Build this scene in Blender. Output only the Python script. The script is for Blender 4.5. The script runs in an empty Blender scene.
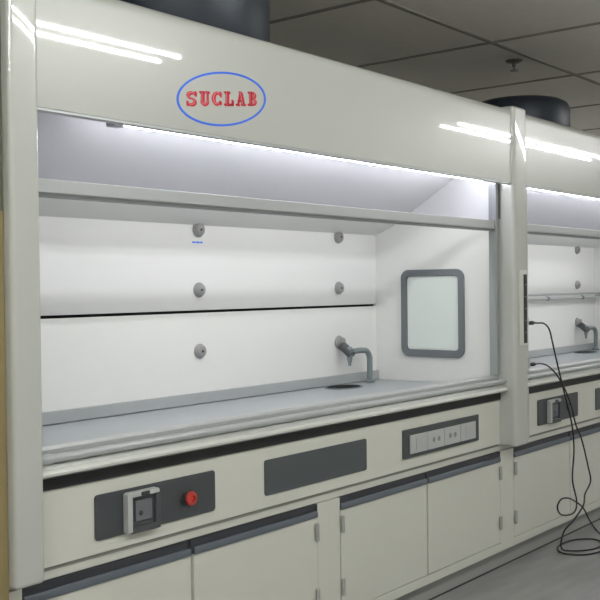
import bpy, bmesh, math
from mathutils import Vector, Matrix
S = bpy.context.scene
COL = S.collection
PI = math.pi

# ------------------------------------------------------------------ materials
def mat(name, col, rough=.5, metal=0., coat=0., spec=.5, emit=None, estr=0., noise=0., nscale=8., bump=0., stretch=None, coatr=.03):
    m = bpy.data.materials.new(name); m.use_nodes = True
    nt = m.node_tree; b = nt.nodes['Principled BSDF']
    b.inputs['Base Color'].default_value = (*col, 1)
    b.inputs['Roughness'].default_value = rough
    b.inputs['Metallic'].default_value = metal
    b.inputs['Coat Weight'].default_value = coat
    b.inputs['Coat Roughness'].default_value = coatr
    b.inputs['Specular IOR Level'].default_value = spec
    if emit:
        b.inputs['Emission Color'].default_value = (*emit, 1); b.inputs['Emission Strength'].default_value = estr
    if noise or bump:
        tc = nt.nodes.new('ShaderNodeTexCoord'); mp = nt.nodes.new('ShaderNodeMapping')
        if stretch: mp.inputs['Scale'].default_value = stretch
        n = nt.nodes.new('ShaderNodeTexNoise'); n.inputs['Scale'].default_value = nscale; n.inputs['Detail'].default_value = 5
        nt.links.new(tc.outputs['Object'], mp.inputs['Vector']); nt.links.new(mp.outputs['Vector'], n.inputs['Vector'])
        if noise:
            r = nt.nodes.new('ShaderNodeMapRange'); r.inputs['To Min'].default_value = 1-noise; r.inputs['To Max'].default_value = 1+noise
            nt.links.new(n.outputs['Fac'], r.inputs['Value'])
            x = nt.nodes.new('ShaderNodeVectorMath'); x.operation = 'SCALE'; x.inputs[0].default_value = col
            nt.links.new(r.outputs['Result'], x.inputs['Scale']); nt.links.new(x.outputs['Vector'], b.inputs['Base Color'])
        if bump:
            bp = nt.nodes.new('ShaderNodeBump'); bp.inputs['Strength'].default_value = bump; bp.inputs['Distance'].default_value = .01
            nt.links.new(n.outputs['Fac'], bp.inputs['Height']); nt.links.new(bp.outputs['Normal'], b.inputs['Normal'])
    return m

M = dict(
 cream=mat('cream_enamel', (.555,.565,.525), .30, coat=1., coatr=.025),
 creamp=mat('cream_powder_coat', (.72,.72,.645), .42, noise=.02, nscale=3),
 white=mat('white_liner', (.82,.82,.80), .30, noise=.015, nscale=2),
 upstand=mat('grey_upstand', (.40,.42,.43), .4),
 worktop=mat('grey_ceramic', (.42,.45,.48), .32, noise=.06, nscale=6, stretch=(1,4,1)),
 alu=mat('aluminium', (.52,.54,.54), .38, metal=.35),
 hingem=mat('hinge_metal', (.43,.44,.41), .4, metal=.1),
 alumid=mat('mid_aluminium', (.34,.36,.36), .4, metal=.2),
 aludark=mat('dark_aluminium', (.16,.17,.17), .4, metal=.3),
 steel=mat('brushed_steel', (.86,.87,.82), .22, metal=.15, coat=.6),
 gap=mat('black_rubber', (.018,.018,.02), .5),
 groove=mat('groove_shade', (.30,.30,.27), .7),
 hdark=mat('dark_blue_grey_profile', (.035,.037,.045), .4),
 hblue=mat('blue_grey_profile', (.13,.15,.18), .35, metal=.3),
 pgrey=mat('charcoal_plastic', (.060,.068,.072), .38),
 pgrey2=mat('slate_plastic', (.075,.088,.092), .35),
 swit=mat('white_plastic', (.52,.53,.52), .4),
 frame=mat('window_frame_grey', (.15,.165,.18), .45),
 knob=mat('knob_grey', (.30,.295,.295), .45),
 kdark=mat('knob_dark', (.05,.05,.05), .4),
 tap=mat('tap_grey', (.22,.26,.27), .35, metal=.3),
 tapd=mat('tap_dark', (.07,.075,.08), .4),
 red=mat('red_button', (.50,.045,.035), .35),
 redp=mat('red_print', (.66,.008,.035), .5),
 redl=mat('pink_print', (.80,.32,.34), .5),
 bluep=mat('blue_print', (.03,.17,.90), .5),
 cable=mat('black_cable', (.012,.012,.013), .45),
 screen=mat('screen_black', (.008,.008,.01), .12),
 icon=mat('screen_icon', (.25,.27,.28), .4),
 duct=mat('dark_teal_duct', (.022,.030,.042), .45, metal=.2),
 ceil=mat('ceiling_tile', (.80,.76,.70), .9, noise=.05, nscale=12, bump=.1),
 grid=mat('ceiling_grid', (.26,.245,.22), .7),
 floor=mat('floor_vinyl', (.32,.32,.315), .55, noise=.35, nscale=2.2, stretch=(1,5,1)),
 wallm=mat('room_wall', (.80,.79,.76), .8, noise=.02),
 wood=mat('tan_board', (.30,.235,.11), .6, noise=.12, nscale=6, stretch=(6,6,.4)),
 woodshade=mat('shaded_tan_board', (.13,.135,.085), .6, noise=.06, nscale=6),
 plinth=mat('plinth_grey', (.36,.365,.345), .5),
 seamd=mat('dark_seam', (.02,.02,.02), .8, spec=.05),
 brass=mat('sprinkler_metal', (.10,.095,.085), .35, metal=.6),
 led=mat('led_tube', (.9,.9,.9), .4, emit=(.985,.985,1.), estr=50.),
 lampb=mat('lamp_housing', (.5,.5,.5), .5),
 tube=mat('fluorescent_tube', (.9,.9,.9), .4, emit=(.98,1.,.975), estr=105.),
)
def glassmat(name, tint, gl=.08, rough=.03):
    m = bpy.data.materials.new(name); m.use_nodes = True; nt = m.node_tree; nt.nodes.clear()
    o = nt.nodes.new('ShaderNodeOutputMaterial'); t = nt.nodes.new('ShaderNodeBsdfTransparent'); t.inputs[0].default_value = (*tint, 1)
    g = nt.nodes.new('ShaderNodeBsdfGlossy'); g.inputs['Roughness'].default_value = rough
    f = nt.nodes.new('ShaderNodeFresnel'); f.inputs['IOR'].default_value = 1.3
    x = nt.nodes.new('ShaderNodeMixShader'); ge = nt.nodes.new('ShaderNodeNewGeometry'); iv = nt.nodes.new('ShaderNodeMath'); iv.operation = 'SUBTRACT'; iv.inputs[0].default_value = 1
    nt.links.new(ge.outputs['Backfacing'], iv.inputs[1]); mu = nt.nodes.new('ShaderNodeMath'); mu.operation = 'MULTIPLY'
    nt.links.new(iv.outputs[0], mu.inputs[0]); nt.links.new(f.outputs[0], mu.inputs[1]); nt.links.new(mu.outputs[0], x.inputs[0]); nt.links.new(t.outputs[0], x.inputs[1]); nt.links.new(g.outputs[0], x.inputs[2])
    nt.links.new(x.outputs[0], o.inputs[0]); return m
M['glass'] = glassmat('sash_glass', (.92,.92,.965))
M['pane'] = mat('pale_green_pane', (.78,.84,.81), .12, coat=.5)

# ------------------------------------------------------------------ helpers
class MB:
    def __init__(s): s.bm = bmesh.new()
    def box(s, x0, x1, y0, y1, z0, z1):
        v = [s.bm.verts.new((x, y, z)) for x in (x0, x1) for y in (y0, y1) for z in (z0, z1)]
        for f in ((0,1,3,2),(4,6,7,5),(0,4,5,1),(2,3,7,6),(0,2,6,4),(1,5,7,3)): s.bm.faces.new([v[i] for i in f])
        return s
    def prism(s, pts, axis, a, b):
        """pts: 2D outline; axis 'x': pts=(y,z); 'y': (x,z); 'z': (x,y)"""
        def P(p, t): return {'x': (t, p[0], p[1]), 'y': (p[0], t, p[1]), 'z': (p[0], p[1], t)}[axis]
        A = [s.bm.verts.new(P(p, a)) for p in pts]; B = [s.bm.verts.new(P(p, b)) for p in pts]; n = len(pts)
        s.bm.faces.new(A); s.bm.faces.new(B[::-1])
        for i in range(n): s.bm.faces.new((A[i], A[(i+1) % n], B[(i+1) % n], B[i]))
        return s
    def ring(s, outer, inner, axis, a, b):
        def P(p, t): return {'x': (t, p[0], p[1]), 'y': (p[0], t, p[1]), 'z': (p[0], p[1], t)}[axis]
        n = len(outer); L = [[s.bm.verts.new(P(p, t)) for p in q] for q, t in ((outer, a), (inner, a), (inner, b), (outer, b))]
        for i in range(n):
            j = (i+1) % n
            for k in range(4): s.bm.faces.new((L[k][i], L[k][j], L[(k+1) % 4][j], L[(k+1) % 4][i]))
        return s
    def lathe(s, prof, centre, axis, n=32):
        """prof: (radius, along)"""
        c = Vector(centre); ax = Vector(axis).normalized(); u = ax.orthogonal().normalized(); w = ax.cross(u)
        R = []
        for r, h in prof:
            R.append([s.bm.verts.new(c + ax*h + (u*math.cos(2*PI*i/n) + w*math.sin(2*PI*i/n))*max(r, 1e-5)) for i in range(n)])
        for a, b in zip(R, R[1:]):
            for i in range(n): s.bm.faces.new((a[i], a[(i+1) % n], b[(i+1) % n], b[i]))
        s.bm.faces.new(R[0]); s.bm.faces.new(R[-1]); return s
    def tube(s, pts, r, n=10):
        pts = [Vector(p) for p in pts]; up = None; R = []
        rr = r if isinstance(r, (list, tuple)) else [r]*len(pts)
        for i, p in enumerate(pts):
            t = (pts[min(i+1, len(pts)-1)] - pts[max(i-1, 0)]).normalized()
            if up is None: up = t.orthogonal().normalized()
            up = (up - t*up.dot(t)).normalized(); w = t.cross(up)
            R.append([s.bm.verts.new(p + (up*math.cos(2*PI*k/n) + w*math.sin(2*PI*k/n))*rr[i]) for k in range(n)])
        for a, b in zip(R, R[1:]):
            for i in range(n): s.bm.faces.new((a[i], a[(i+1) % n], b[(i+1) % n], b[i]))
        s.bm.faces.new(R[0]); s.bm.faces.new(R[-1]); return s
    def build(s, name, m, parent=None, bevel=0, seg=2, smooth=False, ang=30, at=None):
        bmesh.ops.recalc_face_normals(s.bm, faces=s.bm.faces)
        if at is not None: bmesh.ops.translate(s.bm, verts=s.bm.verts, vec=-Vector(at))
        me = bpy.data.meshes.new(name); s.bm.to_mesh(me); s.bm.free()
        if smooth or bevel:
            for p in me.polygons: p.use_smooth = True
            me.set_sharp_from_angle(angle=math.radians(40))
        o = bpy.data.objects.new(name, me); COL.objects.link(o); me.materials.append(M[m])
        if at is not None: o.location = at
        if parent: o.parent = parent
        if bevel:
            b = o.modifiers.new('bevel', 'BEVEL'); b.width = bevel; b.segments = seg; b.limit_method = 'ANGLE'; b.angle_limit = math.radians(ang)
            b.harden_normals = True
        return o

def rrect(x0, x1, z0, z1, r, n=6):
    o = []
    for cx, cz, a in ((x1-r, z1-r, 0), (x0+r, z1-r, 90), (x0+r, z0+r, 180), (x1-r, z0+r, 270)):
        for k in range(n+1):
            t = math.radians(a+90*k/n); o.append((cx+r*math.cos(t), cz+r*math.sin(t)))
    return o
def smooth_path(pts, n=10):
    P = [Vector(p) for p in pts]; P = [2*P[0]-P[1]] + P + [2*P[-1]-P[-2]]; out = []
    for i in range(1, len(P)-2):
        a, b, c, d = P[i-1:i+3]
        for k in range(n):
            t = k/n; out.append(.5*((2*b)+(c-a)*t+(2*a-5*b+4*c-d)*t*t+(3*b-a-3*c+d)*t**3))
    out.append(P[-2]); return out
def thing(name, label, cat, loc=(0,0,0), group=None):
    o = bpy.data.objects.new(name, None); COL.objects.link(o); o.location = loc; o.empty_display_size = .1
    o['label'] = label; o['category'] = cat
    if group: o['group'] = group
    return o
def tag(o, label, cat, group=None):
    o['label'] = label; o['category'] = cat
    if group: o['group'] = group
    return o
def struct(o): o['kind'] = 'structure'; return o
bpy.context.view_layer.update()

# ------------------------------------------------------------------ room shell
X0, X1, YB, YF, ZC = -1.6, 12.0, 1.75, -4.6, 2.85
struct(MB().box(X0-.1, X1+.1, YF-.1, YB+.1, -.1, 0).build('floor', 'floor'))
struct(MB().box(X0-.1, X1+.1, YF-.1, YB+.1, ZC, ZC+.1).build('ceiling', 'ceil'))
struct(MB().box(X0-.1, X1+.1, YB, YB+.1, 0, ZC).build('wall_back', 'wallm'))
struct(MB().box(X0-.1, X1+.1, YF-.1, YF, 0, ZC).build('wall_front', 'wallm'))
struct(MB().box(X0-.1, X0, YF, YB, 0, ZC).build('wall_left', 'wallm'))
struct(MB().box(X1, X1+.1, YF, YB, 0, ZC).build('wall_right', 'wallm'))
g = MB()
for k in range(-5, 6):
    x = 5.23+1.18*k
    if X0 < x < X1: g.box(x-.014, x+.014, YF, YB, ZC-.006, ZC+.002)
for k in range(-4, 2):
    y = .39+1.18*k
    if YF < y < YB: g.box(X0, X1, y-.014, y+.014, ZC-.007, ZC+.002)
struct(g.build('trim_1', 'grid'))
# partition closing the gap on the left of the first hood
struct(MB().box(X0, 1.604, -.06, .13, 1.66, ZC).build('trim_2', 'woodshade'))  # upper part of the board, its shading painted in as a darker olive
struct(MB().box(X0, 1.604, -.06, .13, .60, 1.66).build('trim_3', 'wood'))
struct(MB().box(X0, 1.604, -.02, .13, 0, .60).build('trim_4', 'upstand'))

# ------------------------------------------------------------------ hood
PITCH = 3.02
def hood(dx, first, label):
    root = thing('fume_hood', label, 'fume hood', (dx+3.1, 0, .63))
    L = Vector((-3.1, 0, -.63))
    def put(mb, name, m, parent=root, **k):
        bmesh.ops.translate(mb.bm, verts=mb.bm.verts, vec=L); return mb.build(name, m, parent, **k)
    # header: rounded at the top
    xa, xb = 1.685, 4.575
    yf = -.075
    prof = [(yf, 1.953), (yf, 2.278), (yf, 2.290)]
    for k in range(1, 7):
        t = math.radians(90*k/6); prof.append((yf+.032*(1-math.cos(t)), 2.290+.032*math.sin(t)))
    prof += [(.86, 2.322), (.86, 2.29), (-.045, 2.29), (-.045, 1.953)]
    put(MB().prism(prof, 'x', xa, xb), 'header_panel', 'cream', smooth=True)
    # corner posts, radiused corners in plan
    def post(x0, x1, yfr, r=.028, zt=2.335):
        pts = [(x1, .06), (x0, .06), (x0, yfr+r)]
        for k in range(1, 8):
            t = math.radians(90*k/8); pts.append((x0+r-r*math.cos(t), yfr+r-r*math.sin(t)))
        pts.append((x0+r, yfr)); pts.append((x1-r, yfr))
        for k in range(1, 8):
            t = math.radians(90*k/8); pts.append((x1-r+r*math.sin(t), yfr+r-r*math.cos(t)))
        pts.append((x1, yfr+r))
        return put(MB().prism(pts, 'z', .632, zt), 'corner_post', 'cream', bevel=.012, seg=3, ang=50)
    xl = 1.607 if first else 1.674
    if first: post(1.607, 1.705, -.09, r=.014)
    else: post(1.674, 1.790, -.035, r=.012)
    put(MB().box(xa, xb, yf+.002, -.040, 1.945, 1.9525), 'header_lip', 'alu')
    post(4.545, 4.692, -.09, r=.022)
    # outer sides and rear shell
    put(MB().box(xl, xl+.005, .06, .86, .87, 2.29), 'outer_side', 'creamp')
    put(MB().box(4.67, 4.69, .06, .86, .87, 2.29), 'outer_side', 'creamp')
    put(MB().box(xl, 4.69, .86, .88, .87, 2.32), 'rear_shell', 'creamp')
    # interior liner
    zw = .935
    put(MB().box(1.68, 4.535, .74, .755, zw, 1.335), 'lower_back_panel', 'white', bevel=.002)
    put(MB().box(1.68, 4.535, .74, .755, 1.347, 1.735), 'upper_back_panel', 'white', bevel=.002)
    put(MB().box(1.68, 4.535, .757, .765, 1.33, 1.352), 'seam_strip', 'seamd')
    put(MB().box(1.68, 4.535, .725, .7395, zw, .984), 'upstand', 'upstand', bevel=.003)
    # right and left side liners
    put(MB().box(4.535, 4.55, .03, .76, zw, 2.25), 'side_liner', 'white')
    put(MB().box(1.676, 1.68, .03, .76, zw, 2.25), 'side_liner', 'white')
    # sloping baffle
    bl = [(.742, 1.722), (.634, 1.762), (.518, 1.832), (.26, 1.985), (.06, 2.10)]
    bt = [(y+.006, z+.012) for y, z in bl][::-1]
    put(MB().prism(bl+bt, 'x', 1.68, 4.535), 'sloping_baffle', 'white', smooth=True)
    put(MB().box(1.68, 4.535, -.045, .08, 2.10, 2.115), 'light_box', 'white')
    # aluminium frame round the opening
    put(MB().box(4.509, 4.5345, -.008, .035, .992, 2.09), 'frame_stile', 'alumid', bevel=.003)
    put(MB().box(4.5355, 4.5445, -.014, .070, 1.775, 2.09), 'frame_seal', 'aludark')
    put(MB().box(1.686, 1.70, .0, .035, .93, 1.96), 'frame_stile', 'alu', bevel=.003)
    # sash: rail, dark gasket and glass
    sash = put(MB().box(1.70, 4.508, .0, .032, 1.724, 1.766), 'sash_rail', 'alu', bevel=.004)
    o = put(MB().box(1.70, 4.508, -.002, .034, 1.714, 1.724), 'gasket', 'aludark', sash)
    put(MB().box(1.70, 4.508, .012, .018, 1.766, 2.0), 'sash_glass', 'glass')
    # lamp
    bx = 2.10 if first else 1.80
    put(MB().lathe([(.0065, 0), (.0065, 4.485-bx-.02)], (bx+.02, .055, 1.969), (1,0,0), 14), 'lamp_tube', 'led', smooth=True)
    put(MB().box(bx-.022, bx+.022, .035, .075, 1.955, 1.988), 'lamp_bracket', 'alu', bevel=.006)
    put(MB().box(1.70, bx-.022, .045, .065, 1.968, 1.980), 'lamp_channel', 'aludark')
    # front sill: steel airfoil, hand rail, black gasket
    put(MB().box(1.70, 4.545, -.006, .03, .866, .909), 'sill_gasket', 'gap')
    af = [(-.012, .907), (-.036, .907), (-.050, .914), (-.053, .922), (-.046, .931), (-.030, .937), (.03, .939), (.03, .907)]
    put(MB().prism(af, 'x', 1.692, 4.541), 'airfoil_sill', 'steel', bevel=.002)
    lp = [(.004, .940), (.004, .982), (.010, .991), (.028, .991), (.031, .985), (.031, .940)]
    put(MB().prism(lp, 'x', 1.706, 4.541), 'front_lip', 'alu', bevel=.002)
    put(MB().lathe([(.011, 0), (.0125, .004), (.0125, 2.775), (.011, 2.78)], (1.762, -.030, .961), (1,0,0), 18), 'hand_rail', 'alu', smooth=True)
    put(MB().tube(smooth_path([(1.722, .002, .961), (1.724, -.022, .961), (1.738, -.032, .961), (1.77, -.030, .961)], 5), .0155, 12), 'rail_elbow', 'alu', smooth=True)
    put(MB().lathe([(.0145, 0), (.0145, .03)], (3.20, -.030, .961), (1,0,0), 18), 'rail_joint', 'alu', bevel=.004)
    # fascia
    put(MB().box(1.69, 4.545, .0, .03, .642, .865), 'fascia_panel', 'creamp', bevel=.002)
    put(MB().box(1.765, 4.543, .008, .03, .630, .642), 'fascia_groove', 'groove')
    put(MB().box(xl+.002, 4.69, .012, .06, .605, .632), 'bottom_rail', 'creamp')
    # socket panel
    sp = put(MB().prism(rrect(1.949, 2.471, .683, .822, .012), 'y', -.006, .0), 'socket_panel', 'pgrey', bevel=.0015)
    sk = put(MB().prism([(2.058,.688),(2.058,.806),(2.064,.812),(2.186,.812),(2.192,.806),(2.192,.796),(2.078,.796),(2.078,.688)], 'y', -.030, -.0065), 'socket_hood', 'swit', sp, bevel=.002)
    put(MB().box(2.080, 2.188, -.016, -.0065, .700, .795), 'socket_face', 'pgrey2', sp, bevel=.003)
    put(MB().prism([(2.080,.682),(2.198,.682),(2.198,.79),(2.180,.79),(2.180,.702),(2.080,.702)], 'y', -.026, -.0065), 'lower_flap', 'tapd', sp, bevel=.002)
    put(MB().prism(rrect(2.096, 2.164, .718, .782, .006), 'y', -.024, -.016), 'socket_insert', 'frame', sp, bevel=.002)
    put(MB().lathe([(.008,0),(.008,.001),(0,.001)], (2.116, -.0242, .742), (0,-1,0), 16), 'socket_slot', 'kdark', sp)
    put(MB().box(2.112, 2.145, -.036, -.0305, .798, .810), 'hood_latch', 'kdark', sp, bevel=.002)
    if first:
        b = put(MB().lathe([(.024, 0), (.024, .006), (.015, .008), (.013, .018)], (2.335, -.0065, .750), (0,-1,0), 28), 'button_collar', 'kdark', sp, smooth=True)
        put(MB().lathe([(.012, .012), (.022, .014), (.0245, .020), (.022, .026), (.012, .028), (.010, .022), (0, .022)], (2.335, -.0065, .750), (0,-1,0), 28), 'emergency_button', 'red', sp, smooth=True)
    else:
        put(MB().lathe([(.024, 0), (.024, .006), (.02, .014), (0, .015)], (2.335, -.0065, .750), (0,-1,0), 28), 'round_cap', 'pgrey2', sp, smooth=True)
    put(MB().prism(rrect(2.732, 3.374, .687, .817, .010), 'y', -.005, .0), 'blank_panel', 'pgrey2', bevel=.0015)
    sb = put(MB().prism(rrect(3.645, 4.311, .691, .817, .004), 'y', -.010, .0), 'switch_frame', 'pgrey', bevel=.0015)
    for k in range(4):
        a = 3.690+k*.146
        pl = put(MB().box(a, a+.143, -.0155, -.010, .708, .790), 'switch_plate', 'swit', sb, bevel=.0015)
    for k in range(4):
        a = 3.690+k*.146
        if k in (1, 2):
            q = MB()
            for dx_, dz in ((-.022, 0), (.022, 0)):
                q.lathe([(.012, 0), (.012, .001), (0, .001)], (a+.0715+dx_, -.0155, .749+dz), (0,-1,0), 16)
            put(q, 'socket_holes', 'groove', sb)
        else:
            put(MB().box(a+.045, a+.098, -.018, -.0155, .722, .776), 'rocker', 'swit', sb, bevel=.002)
    # window in the right side liner
    wf = put(MB().ring(rrect(.187, .570, 1.068, 1.529, .045), rrect(.222, .535, 1.105, 1.494, .018), 'x', 4.520, 4.5345), 'side_window', 'frame', bevel=.003)
    put(MB().prism(rrect(.224, .533, 1.107, 1.492, .018), 'x', 4.529, 4.5345), 'window_pane', 'pane', wf)
    # service valves on the back wall
    for ix, x in enumerate((3.157, 4.190)):
        for z in (1.702, 1.437, 1.166):
            if ix == 1 and z < 1.2: continue
            k = put(MB().lathe([(.033, 0), (.033, .006), (.029, .010), (.026, .018), (.022, .021), (0, .021)], (x, .7399, z), (0,-1,0), 24), 'service_valve', 'knob', smooth=True)
            put(MB().lathe([(.006, 0), (.005, .004), (0, .004)], (x, .7195, z), (0,-1,0), 12), 'valve_hole', 'kdark', k)
    k = put(MB().lathe([(.034, 0), (.034, .008), (.027, .012), (.024, .03)], (4.185, .7399, 1.155), (0,-1,0), 24), 'water_valve', 'knob', smooth=True)
    put(MB().lathe([(.018, .028), (.024, .036), (.025, .10), (.020, .112), (0, .112)], (4.185, .7399, 1.155), (-.03,-.60,-.42), 20), 'valve_handle', 'tapd', k, smooth=True)
    if first:
        put(MB().box(3.121, 3.138, .7378, .7398, 1.643, 1.650).box(3.143, 3.165, .7378, .7398, 1.643, 1.650).box(3.170, 3.183, .7378, .7398, 1.643, 1.650), 'blue_sticker', 'bluep')
    # display on the right post
    dc = put(MB().box(4.588, 4.672, -.095, -.0895, 1.135, 1.518), 'control_display', 'creamp', bevel=.002)
    put(MB().box(4.628, 4.664, -.0975, -.095, 1.148, 1.495), 'display_screen', 'screen', dc, bevel=.001)
    for k in range(5): put(MB().box(4.640, 4.652, -.0983, -.0976, 1.20+k*.06, 1.206+k*.06), 'screen_icon', 'icon', dc)
    # roof collar
    return root, put
h1, put1 = hood(0, True, 'white fume hood in the foreground with oval red and blue logo on its header')
h2, put2 = hood(PITCH, False, 'white fume hood at the right edge, behind the hanging black cables')

# rods across the back of hood 2
q = MB().lathe([(.008, 0), (.008, 2.80)], (4.75-PITCH, .700, 1.372), (1,0,0), 12).lathe([(.011, 0), (.011, 2.80)], (4.75-PITCH, .700, 1.342), (1,0,0), 12)
rod = put2(q, 'support_rods', 'alu', smooth=True)
for k in range(4):
    x = 2.392+k*.60
    put2(MB().lathe([(.0145, -.012), (.0145, .012)], (x, .700, 1.342), (1,0,0), 14), 'rod_clip', 'aludark', rod)

# ------------------------------------------------------------------ logo on the first hood
def logo():
    yp = -.0763
    cx, cz = 2.461, 2.078
    # in-plane axes of the slanted print: a = along the lettering, b = upright
    ax = Vector(LOGO_A); bx = Vector(LOGO_B)
    def W(u, v): return (cx+ax.x*u+bx.x*v, cz+ax.y*u+bx.y*v)
    o, i = [], []
    for k in range(96):
        t = 2*PI*k/96
        o.append(W(44.8*math.cos(t), 27.3*math.sin(t))); i.append(W(42.8*math.cos(t), 25.2*math.sin(t)))
    ring = put1(MB().ring(o, i, 'y', yp, yp+.001), 'oval_logo', 'bluep')
    # slab lettering; strokes in a 0..10 x 0..14 cell
    def arc(cx_, cy_, rx, ry, a0, a1, wa, wb, n=14):
        out = []
        for k in range(n+1):
            t = k/n; a = math.radians(a0+(a1-a0)*t); w = wa+(wb-wa)*math.sin(PI*t)
            out.append(((cx_+(rx+w/2)*math.cos(a), cy_+(ry+w/2)*math.sin(a)), (cx_+(rx-w/2)*math.cos(a), cy_+(ry-w/2)*math.sin(a))))
        return out
    def quadstrip(mb, st, dy, ox, oy):
        for (a, b), (c, d) in zip(st, st[1:]):
            P = [W(p[0]+ox, p[1]+oy) for p in (a, c, d, b)]
            mb.prism(P, 'y', dy, dy+.0004)
    def rect(mb, x0, x1, y0, y1, dy, ox, oy, sh=0):
        mb.prism([W(x0+ox, y0+oy), W(x1+ox, y0+oy), W(x1+ox+sh, y1+oy), W(x0+ox+sh, y1+oy)], 'y', dy, dy+.0004)
    def letter(mb, ch, dy, ox, oy, k=1.):
        if ch == 'S':
            quadstrip(mb, arc(5, 10, 3.2, 2.6, 20, 270, 1.2*k, 2.8*k), dy, ox, oy)
            quadstrip(mb, arc(5, 4, 3.2, 3.0, 90, -160, 1.2*k, 2.8*k), dy, ox, oy)
            if k == 1: rect(mb, 8.0, 9.6, 9.3, 13.8, dy, ox, oy); rect(mb, .5, 2.1, .2, 4.7, dy, ox, oy)
        if ch == 'C':
            quadstrip(mb, arc(5.3, 7, 3.4, 5.6, 40, 320, 1.2*k, 3.2*k), dy, ox, oy)
            if k == 1: rect(mb, 7.8, 9.6, 8.8, 13.6, dy, ox, oy); rect(mb, 7.8, 9.6, 1, 4.5, dy, ox, oy)
        if ch == 'U':
            rect(mb, 1.9+(1-k)*1.3, 1.9+3*k, 4, 13.5, dy, ox, oy); rect(mb, 7.4, 7.4+1.4*k, 4, 13.5, dy, ox, oy)
            quadstrip(mb, arc(5.4, 4.4, 2.7, 3.2, 180, 360, 2.2*k, 2.4*k), dy, ox, oy)
            if k == 1: rect(mb, .3, 5.4, 12.3, 14, dy, ox, oy); rect(mb, 6.2, 10, 12.3, 14, dy, ox, oy)
        if ch == 'L':
            rect(mb, 1.9+(1-k)*1.3, 1.9+3*k, .5, 13.5, dy, ox, oy)
            if k == 1: rect(mb, .3, 6.2, 12.3, 14, dy, ox, oy); rect(mb, .3, 9.6, 0, 1.8, dy, ox, oy); rect(mb, 8, 9.7, 0, 5.5, dy, ox, oy)
        if ch == 'A':
            rect(mb, 1.6, 2.9, .5, 13.5, dy, ox, oy, 2.4) if k == 1 else None
            rect(mb, 6.4+(1-k)*1.3, 6.4+3*k, .5, 13.5, dy, ox, oy, -2.6)
            if k == 1: rect(mb, 2.2, 7, 4, 5.4, dy, ox, oy); rect(mb, 0, 4, 0, 1.6, dy, ox, oy); rect(mb, 5.4, 10.4, 0, 1.6, dy, ox, oy); rect(mb, 3.2, 6, 12.6, 14, dy, ox, oy)
        if ch == 'B':
            rect(mb, 1.9+(1-k)*1.3, 1.9+3*k, .5, 13.5, dy, ox, oy)
            quadstrip(mb, arc(5.2, 10.4, 2.6, 2.8, -90, 90, 1.2*k, 2.6*k), dy, ox, oy)
            quadstrip(mb, arc(5.4, 3.8, 2.9, 3.0, -90, 90, 1.2*k, 2.8*k), dy, ox, oy)
            if k == 1: rect(mb, .3, 5.6, 12.4, 14, dy, ox, oy); rect(mb, .3, 5.6, 0, 1.6, dy, ox, oy); rect(mb, 3, 5.6, 6.4, 7.8, dy, ox, oy)
    for n, ch in enumerate('SUCLAB'):
        ox, oy = -36.3+n*12.15, -6.3
        m1 = MB(); letter(m1, ch, yp, ox, oy); letter(m1, ch, yp+.0006, ox+.9, oy-1.)
        a = put1(m1, 'letter', 'redp', ring)
        m2 = MB(); letter(m2, ch, yp-.0006, ox, oy, .2)
        put1(m2, 'letter_inline', 'redl', ring)
LOGO_A, LOGO_B = (.004867, .000667), (.000065, .003353)
logo()

# ------------------------------------------------------------------ worktops and taps
def worktop(dx, label):
    t = thing('worktop', label, 'worktop', (dx+3.1, .38, .905), 'worktops inside the fume hoods')
    def put(mb, name, m, parent=t, **k):
        bmesh.ops.translate(mb.bm, verts=mb.bm.verts, vec=Vector((-3.1, -.38, -.905))); return mb.build(name, m, parent, **k)
    # slab with a raised front edge, hole for the sink
    x0, x1 = 1.70, 4.533
    pr = [(.032, .905), (.032, .982), (.036, .986), (.058, .986), (.068, .978), (.080, .936), (.723, .934), (.723, .905)]
    o = put(MB().prism(pr, 'x', x0, x1), 'slab', 'worktop', bevel=.002)
    n = 40
    def el(rx, ry): return [(4.065+rx*math.cos(2*PI*k/n), .620+ry*math.sin(2*PI*k/n)) for k in range(n)]
    put(MB().ring(el(.118, .084), el(.106, .074), 'z', .9352, .9392), 'sink_rim', 'tap', bevel=.001)
    put(MB().prism(el(.106, .074), 'z', .9356, .9385), 'sink_bowl', 'seamd')
    return t
worktop(0, 'grey worktop with oval cup sink inside the foreground fume hood')
worktop(PITCH, 'grey worktop inside the right-hand fume hood behind the black cables')
def tap(dx, label):
    t = thing('gooseneck_tap', label, 'tap', (dx+4.36, .665, .937), 'laboratory taps')
    MB().lathe([(.026, 0), (.026, .008), (.016, .016), (.015, .03)], (0,0,0), (0,0,1), 20).build('base', 'tap', t, smooth=True)
    pts = [(0,0,.02), (0,0,.07), (0,0,.12)]
    for k in range(1, 9):
        a = math.radians(90*k/8); pts.append((-.05*(1-math.cos(a)), 0, .12+.05*math.sin(a)))
    pts += [(-.09, 0, .172), (-.165, 0, .170)]
    MB().tube(pts, .0155, 14).build('spout', 'tap', t, smooth=True)
    MB().lathe([(.012, .03), (.017, .022), (.017, -.01), (.013, -.022), (.015, -.03), (.009, -.055), (.007, -.068), (0, -.068)], (-.180, 0, .165), (0,0,1), 18).build('nozzle', 'tap', t, smooth=True)
    return t
tap(0, 'grey gooseneck tap standing by the sink in the foreground fume hood')
tap(PITCH, 'grey gooseneck tap at the right edge of the photo, inside the right-hand hood')

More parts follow.
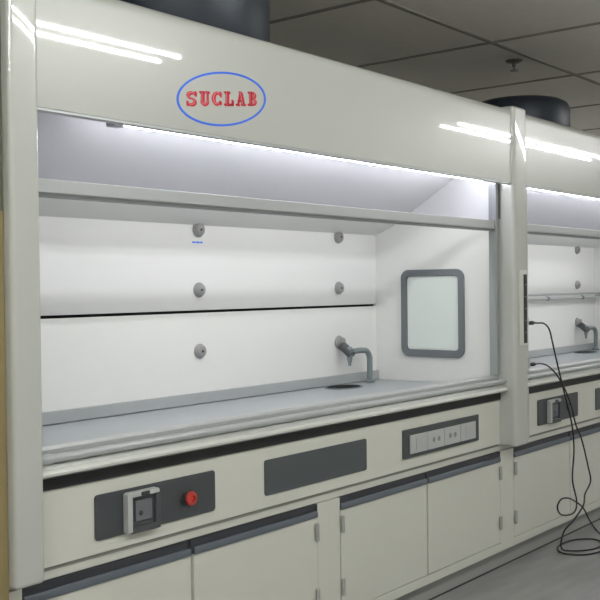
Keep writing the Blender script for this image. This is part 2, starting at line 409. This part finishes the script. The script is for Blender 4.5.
# ------------------------------------------------------------------ base cabinets
def cabinet(xa, xb, split, label):
    w = xb-xa
    t = thing('base_cabinet', label, 'cabinet', ((xa+xb)/2, .3, .0), 'base cabinets under the fume hoods')
    L = Vector((-(xa+xb)/2, -.3, 0))
    def put(mb, name, m, parent=t, **k):
        bmesh.ops.translate(mb.bm, verts=mb.bm.verts, vec=L); return mb.build(name, m, parent, **k)
    c0, c1 = xa-.0744, xb+.0744
    put(MB().box(c0, c1, .016, .60, .098, .603), 'carcass', 'creamp', bevel=.002)
    put(MB().box(xa, xb, .003, .0158, .577, .602), 'finger_recess', 'hdark', )
    # extruded pull profile in two lengths
    for a, b in ((xa, split-.006), (split+.006, xb)):
        pp = [(-.006, .553), (-.006, .570), (-.002, .577), (.0155, .579), (.0155, .553)]
        put(MB().prism(pp, 'x', a+.003, b-.001), 'pull_profile', 'hblue', bevel=.001)
        d = put(MB().box(a+.004, b-.002+.004, .0, .0155, .142, .5525), 'door', 'creamp', bevel=.0018)
        hx = xa+.006 if a == xa else xb-.010
        for z in (.245, .497):
            put(MB().lathe([(.007, 0), (.008, .003), (.008, .063), (.007, .066)], (hx, -.009, z-.033), (0,0,1), 14), 'hinge', 'hingem', d, smooth=True)
    put(MB().box(xa-.001, xa+.004, .0, .0157, .553, .603), 'recess_end', 'hdark')
    put(MB().box(xb-.003, xb+.002, .0, .0157, .553, .603), 'recess_end', 'hdark')
    put(MB().box(split-.009, split+.009, -.002, .0157, .560, .602), 'pull_joint', 'hdark')
    # raised cream stiles on both sides
    put(MB().box(c0, xa-.002, .0, .0158, .098, .603), 'stile', 'creamp')
    put(MB().box(xb+.003, c1, .0, .0158, .098, .603), 'stile', 'creamp')
    put(MB().box(xa-.002, xb+.003, .0, .0158, .098, .139), 'bottom_rail', 'creamp', bevel=.0015)
    put(MB().box(c0, c1, .040, .58, 0.0, .098), 'plinth', 'plinth')
    put(MB().box(c0, c1, .034, .0398, 0.0, .005), 'floor_seal', 'gap')
    return t
cabinet(1.690, 3.042, 2.360, 'cream two-door base cabinet at lower left, below the red emergency button')
cabinet(3.191, 4.543, 3.848, 'cream two-door base cabinet below the row of four white switch plates')
cabinet(4.692, 6.062, 5.385, 'cream two-door base cabinet behind the hanging black cables')
cabinet(6.211, 7.563, 6.868, 'cream two-door base cabinet at the far right under the second hood')

# ------------------------------------------------------------------ cables
def cable(pts, plug, label, r=.0043):
    t = thing('power_cable', label, 'cable', plug)
    L = -Vector(plug)
    def put(mb, name, m, **k):
        bmesh.ops.translate(mb.bm, verts=mb.bm.verts, vec=L); return mb.build(name, m, t, **k)
    put(MB().tube(smooth_path(pts, 9), r, 8), 'cord', 'cable', smooth=True)
    x, y, z = plug
    put(MB().lathe([(.006, 0), (.006, .02), (.010, .03), (.011, .06), (.006, .075), (.005, .085)], (x, y, z), (1, -.05, 0), 14), 'plug', 'cable', smooth=True)
    put(MB().box(x-.012, x+.004, y-.010, y+.012, z-.016, z+.030), 'adapter', 'swit', bevel=.003)
FLOOR = [(5.024, -.109, .030), (5.092, -.150, .008), (5.20, -.215, .0055), (5.33, -.21, .0055), (5.40, -.13, .0055), (5.308, -.045, .0055), (5.132, -.040, .0055), (5.024, -.109, .0055), (5.045, -.208, .0055), (5.153, -.26, .0055), (5.40, -.30, .0055), (5.75, -.26, .0055)]
cable([(4.900, -.022, 1.240), (4.926, -.03, 1.239), (4.967, -.045, 1.235), (4.996, -.06, 1.205), (4.999, -.075, 1.146), (5.003, -.095, 1.05), (5.019, -.11, .959), (5.059, -.125, .823), (5.122, -.13, .681), (5.145, -.13, .543), (5.122, -.13, .39), (5.160, -.135, .275),
       (5.115, -.15, .225), (5.031, -.155, .215), (4.906, -.16, .240), (4.864, -.16, .285), (4.907, -.16, .318), (4.994, -.158, .311), (5.083, -.16, .279), (5.18, -.165, .225), (5.268, -.165, .14), (5.388, -.165, .05), (5.52, -.165, .0055), (5.75, -.15, .0055)],
      (4.822, -.018, 1.241), 'black power cable with the higher of the two plugs, tied in a small loop')
cable([(4.912, -.022, 1.022), (4.958, -.03, 1.021), (5.001, -.05, 1.006), (5.035, -.08, .962), (5.055, -.115, .892), (5.075, -.145, .796), (5.127, -.150, .682), (5.216, -.145, .589), (5.332, -.13, .428), (5.365, -.13, .339), (5.264, -.14, .284), (5.133, -.185, .248), (5.016, -.18, .19), (4.985, -.14, .130)] + FLOOR,
      (4.834, -.018, 1.022), 'black power cable with the lower of the two plugs, coiled on the floor')

# ------------------------------------------------------------------ ducts, sprinkler, ceiling lights
for x, rr, hh, lab in ((2.70, .38, .40, 'dark round exhaust drum on top of the foreground hood at the top edge'), (5.64, .30, .235, 'dark round exhaust drum on top of the right-hand hood')):
    t = thing('exhaust_drum', lab, 'duct', (x, .42, 2.3225), 'exhaust drums on the hoods')
    MB().lathe([(rr-.05, 0), (rr-.02, .01), (rr, .04), (rr, hh-.05), (rr-.015, hh-.02), (rr-.05, hh), (rr-.12, hh+.004)], (0,0,0), (0,0,1), 64).build('drum', 'duct', t, smooth=True)
    MB().lathe([(.10, hh+.0045), (.10, ZC-2.3225-.001)], (.0, .12, 0), (0,0,1), 40).build('neck', 'duct', t, smooth=True) if rr > .35 else \
    MB().lathe([(.09, hh+.0045), (.085, hh+.02), (.0, hh+.022)], (.0, .0, 0), (0,0,1), 40).build('cap', 'duct', t, smooth=True)
sx, sy = 5.75, .51
t = thing('sprinkler', 'small round fire sprinkler hanging from the ceiling tiles', 'sprinkler', (sx, sy, ZC))
MB().lathe([(.055, 0), (.052, -.008), (.030, -.016), (.018, -.018)], (0,0,-.001), (0,0,1), 28).build('escutcheon', 'brass', t, smooth=True)
MB().lathe([(.014, -.01), (.014, -.035), (.007, -.045), (.007, -.06)], (0,0,0), (0,0,1), 16).build('body', 'brass', t, smooth=True)
MB().lathe([(.028, -.062), (.028, -.067), (.0, -.069)], (0,0,0), (0,0,1), 20).build('deflector', 'brass', t, smooth=True)

for x0, x1, lab in ((-1.56, -.12, 'added twin tube fill light nearest the left wall, behind the viewer'), (-.05, 1.45, 'added twin tube fill light second from the left wall, just right of the viewer'), (2.70, 4.17, 'twin tube ceiling light mirrored at upper left of the foreground hood'),  # the two leftmost fixtures are unseen, added to brighten the left of the header
                    (7.45, 8.95, 'twin tube ceiling light mirrored at the right end of the foreground header'), (9.05, 10.6, 'twin tube ceiling light mirrored in the right-hand hood header')):
    t = thing('ceiling_light', lab, 'ceiling light', ((x0+x1)/2, -2.11, ZC), 'twin tube ceiling lights')
    w = (x1-x0)/2
    MB().box(-w-.03, w+.03, -.16, .16, -.030, -.001).build('housing', 'lampb', t, bevel=.004)
    for y in (-.085, .085):
        MB().lathe([(.010, -w), (.010, w)], (0, y, -.042), (1,0,0), 12).build('lamp_tube', 'tube', t, smooth=True)

# ------------------------------------------------------------------ world, camera, view
w = bpy.data.worlds.new('world'); S.world = w; w.use_nodes = True
w.node_tree.nodes['Background'].inputs[0].default_value = (.5, .5, .5, 1); w.node_tree.nodes['Background'].inputs[1].default_value = .05
cd = bpy.data.cameras.new('camera'); cam = bpy.data.objects.new('camera', cd); COL.objects.link(cam); S.camera = cam
cd.sensor_width = 36; cd.lens = 60; cd.clip_start = .05
yaw, pitch, roll = .8922, -.0131, -.0113
F = Vector((math.sin(yaw)*math.cos(pitch), math.cos(yaw)*math.cos(pitch), math.sin(pitch)))
R = Vector((math.cos(yaw), -math.sin(yaw), 0)); U = R.cross(F)
R, U = R*math.cos(roll)+U*math.sin(roll), -R*math.sin(roll)+U*math.cos(roll)
m = Matrix((R, U, -F)).transposed().to_4x4(); m.translation = Vector((0, -2.38, 1.445)); cam.matrix_world = m
vs = S.view_settings; vs.view_transform = 'Standard'; vs.look = 'None'; vs.exposure = .04; vs.gamma = 1; vs.use_curve_mapping = False
S.cycles.max_bounces = 10; S.cycles.transparent_max_bounces = 12
S.cycles.sample_clamp_indirect = 6
